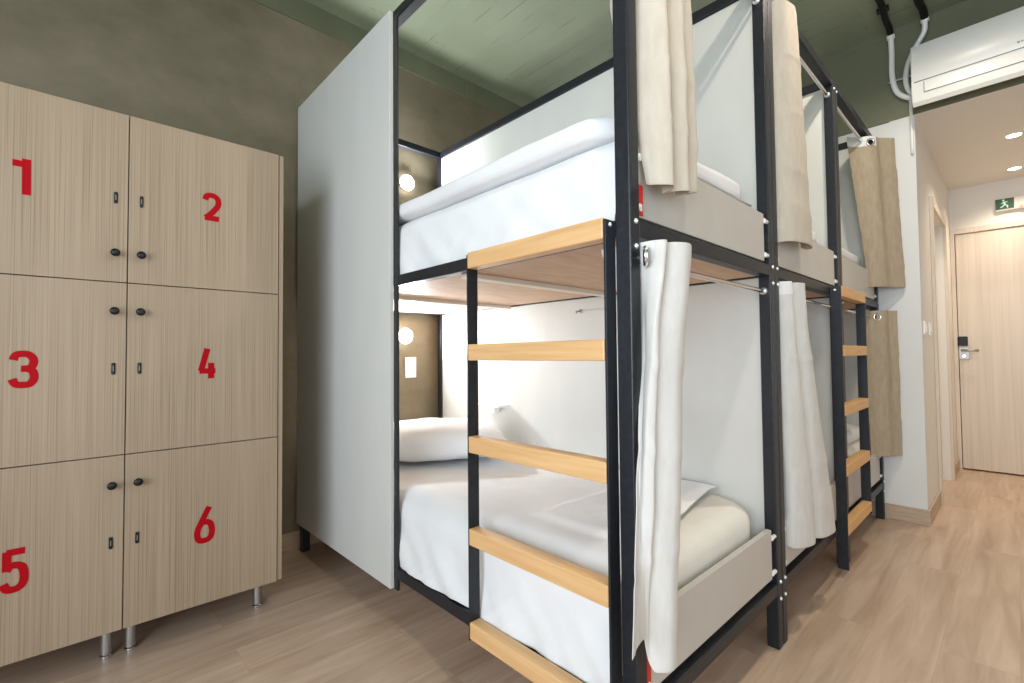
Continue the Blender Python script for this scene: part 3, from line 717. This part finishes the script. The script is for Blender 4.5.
# ceiling lamps above the aisle
def ceiling_lamp(x, y, label, e, col=(1.0, .90, .76)):
    t = thing('ceiling_lamp', label, 'ceiling lamp', (x, y, ZC), 'surface ceiling lamps over the aisle')
    obj('housing', lathe([(.050, 0), (.052, .004), (.052, .085), (.046, .088)], (x, y, ZC), (0, 0, -1), 28), M['white_pl'], t, True)
    obj('lamp_glass', lathe([(.040, .0885), (.040, .091)], (x, y, ZC), (0, 0, -1), 24), M['spot_on'], t)
    l = bpy.data.lights.new('ceiling_lamp_light', 'SPOT'); l.energy = e; l.shadow_soft_size = .035; l.color = col; l.spot_size = math.radians(165); l.spot_blend = .35
    o = bpy.data.objects.new('ceiling_lamp_light', l); link(o, t); o.location = (0, 0, -.10)
ceiling_lamp(-.20, -.50, 'surface ceiling lamp over the aisle beside the nearest bunk', 42)
ceiling_lamp(1.45, -.42, 'surface ceiling lamp over the aisle beside the middle bunk', 60)
# passage spots
for x, lab in ((3.637, 'lit recessed spot in the passage ceiling, nearer the room'), (4.473, 'lit recessed spot in the passage ceiling, nearer the door')):
    y = -.61
    t = thing('recessed_spot', lab, 'spotlight', (x, y, ZB), 'passage ceiling spots')
    obj('ring', torus((x, y, ZB-.005), (0, 0, 1), .040, .005), M['white_pl'], t, True)
    obj('lamp_glass', ncyl((x, y, ZB-.0075), (x, y, ZB-.004), .036, 24), M['spot_on'], t)
    l = bpy.data.lights.new('recessed_spot_light', 'SPOT'); l.energy = 36; l.shadow_soft_size = .04; l.color = (1.0, .85, .68); l.spot_size = math.radians(130); l.spot_blend = 1.0
    o = bpy.data.objects.new('recessed_spot_light', l); link(o, t); o.location = (0, 0, -.02)

# ------------------------------------------------------------------ air conditioner on the beam
t = thing('air_conditioner', 'white split air conditioner mounted high on the green beam', 'air conditioner', (XW, -.6, 2.43))
def prof_extrude(prof, y0, y1, bev=.0):
    bm = bmesh.new(); a = [bm.verts.new((x, y0, z)) for x, z in prof]; b_ = [bm.verts.new((x, y1, z)) for x, z in prof]; n = len(prof)
    for i in range(n): j = (i+1) % n; bm.faces.new((a[i], a[j], b_[j], b_[i]))
    bm.faces.new(a[::-1]); bm.faces.new(b_)
    return bm
AY0, AY1 = -1.05, -.212
prof = [(2.799, 2.790), (2.640, 2.792), (2.612, 2.782), (2.602, 2.755), (2.598, 2.66), (2.600, 2.572), (2.604, 2.566), (2.604, 2.562), (2.606, 2.50), (2.612, 2.455), (2.630, 2.436), (2.70, 2.480), (2.799, 2.535)]
bm = prof_extrude(prof, AY0, AY1)
es = [e for e in bm.edges if abs(e.verts[0].co.y-e.verts[1].co.y) < 1e-6 and min(e.verts[0].co.x, e.verts[1].co.x) < 2.79]
bmesh.ops.bevel(bm, geom=es, offset=.006, segments=3, profile=.5, affect='EDGES')
auto(obj('body', bm, mat('glossy white plastic', (0.78, 0.77, 0.73), 0.28, spec=.3), t), 35)
obj('panel_seam', nbox((2.5985, AY0+.01, 2.5655), (2.606, AY1-.012, 2.569), .0005), M['mark'], t)
lo_ = obj('louver', nbox((2.6015, AY0+.05, 2.500), (2.607, AY1-.056, 2.556), .001), bpy.data.materials['glossy white plastic'], t)
b = bmesh.new(); box(b, (2.6005, AY1-.0555, 2.500), (2.608, AY1-.0530, 2.558)); box(b, (2.6005, AY0+.05, 2.4968), (2.608, AY1-.0530, 2.4995)); obj('louver_gap', b, M['mark'], t)
b = bmesh.new(); box(b, (2.5968, -.640, 2.597), (2.5985, -.631, 2.605), .0005)
for k in range(2): box(b, (2.5968, -.650-.008*k, 2.598), (2.5985, -.645-.008*k, 2.604))
obj('logo', b, M['mark'], t)
# pipes beside it: black sleeve along the ceiling going into a white flexible conduit
t = thing('cable_conduit', 'white bent conduit with black sleeve, left of the air conditioner', 'conduit', (2.72, -.11, 2.9), 'conduits by the air conditioner')
b = bmesh.new(); tube(b, [(2.745, -.108, 2.955), (2.755, -.108, 2.86), (2.765, -.106, 2.72), (2.772, -.125, 2.62), (2.776, -.175, 2.565), (2.778, -.225, 2.550)], .0145, 12, 8); obj('pipe', b, M['white_pl'], t, True)
b = bmesh.new(); tube(b, [(2.30, -.105, 3.012), (2.45, -.110, 3.010), (2.60, -.104, 3.006), (2.70, -.107, 2.996), (2.742, -.108, 2.965)], .017, 10, 6); obj('sleeve', b, M['black'], t, True)
obj('collar', ncyl((2.744, -.108, 2.945), (2.742, -.108, 2.968), .020, 16), M['white_pl'], t)
b = bmesh.new(); box(b, (2.50, -.135, 3.000), (2.525, -.078, 3.029), .004); obj('clamp', b, M['black'], t)
t = thing('cable_conduit', 'white conduit with black sleeve dipping behind the air conditioner', 'conduit', (2.7, -.27, 2.9), 'conduits by the air conditioner')
b = bmesh.new(); tube(b, [(2.715, -.270, 2.965), (2.740, -.262, 2.91), (2.762, -.215, 2.84), (2.775, -.178, 2.76), (2.780, -.168, 2.66), (2.780, -.190, 2.59), (2.780, -.23, 2.56)], .0135, 12, 8); obj('pipe', b, M['white_pl'], t, True)
b = bmesh.new(); tube(b, [(2.28, -.262, 3.010), (2.45, -.262, 3.010), (2.56, -.258, 3.008), (2.66, -.268, 3.000), (2.712, -.270, 2.972)], .019, 10, 6); obj('sleeve', b, M['black'], t, True)
obj('collar', ncyl((2.718, -.270, 2.955), (2.711, -.270, 2.976), .020, 16), M['white_pl'], t)
b = bmesh.new(); cyl(b, (2.78, -.085, 2.695), (2.796, -.085, 2.695), .006, 10); box(b, (2.774, -.205, 2.688), (2.786, -.085, 2.702), .003)
tag(obj('pipe_clip', b, M['steel']), 'small metal strap across the two white conduits', 'pipe clip')
# white pipe going down the corner from the air conditioner
b = bmesh.new(); tube(b, [(2.788, -.186, 2.56), (2.788, -.186, 2.50), (2.788, -.186, 2.36), (2.788, -.186, 2.22)], .008, 10, 3)
tag(obj('drain_pipe', b, M['white_pl'], None, True), 'thin white drain pipe running down the wall corner under the air conditioner', 'pipe')

# emergency sign above the door
t = thing('exit_sign', 'small green running-man exit sign lamp above the door', 'exit sign', (XD, -.62, 2.24))
obj('housing', nbox((XD-.035, -.80, 2.195), (XD, -.489, 2.297), .006), M['corr'], t)
s = obj('pictogram', nbox((XD-.0375, -.600, 2.205), (XD-.0352, -.492, 2.292), .0005), M['green'], t)
b = bmesh.new(); y = -.545; xx0, xx1 = XD-.0392, XD-.0376
def strip(p, q, w):
    p = Vector(p); q = Vector(q); d = (q-p).normalized(); n_ = Vector((-d.y, d.x))*w/2
    v = [b.verts.new((x_, c.x, c.y)) for x_ in (xx0, xx1) for c in (p+n_, q+n_, q-n_, p-n_)]
    b.faces.new(v[:4]); b.faces.new(v[4:][::-1])
    for i in range(4): j = (i+1) % 4; b.faces.new((v[i], v[j], v[4+j], v[4+i]))
strip((y+.004, 2.268), (y-.003, 2.240), .013); strip((y-.002, 2.242), (y-.018, 2.230), .007); strip((y-.018, 2.230), (y-.016, 2.214), .007)
strip((y, 2.242), (y+.012, 2.228), .007); strip((y+.012, 2.228), (y+.024, 2.222), .007); strip((y+.004, 2.264), (y-.018, 2.262), .006); strip((y+.002, 2.264), (y+.018, 2.252), .006)
cyl(b, (xx0, y+.006, 2.279), (xx1, y+.006, 2.279), .007, 12)
obj('running_figure', b, M['sign_lit'], s)
obj('led', ncyl((XD-.043, -.640, 2.205), (XD-.035, -.640, 2.205), .011, 14), M['led'], t)
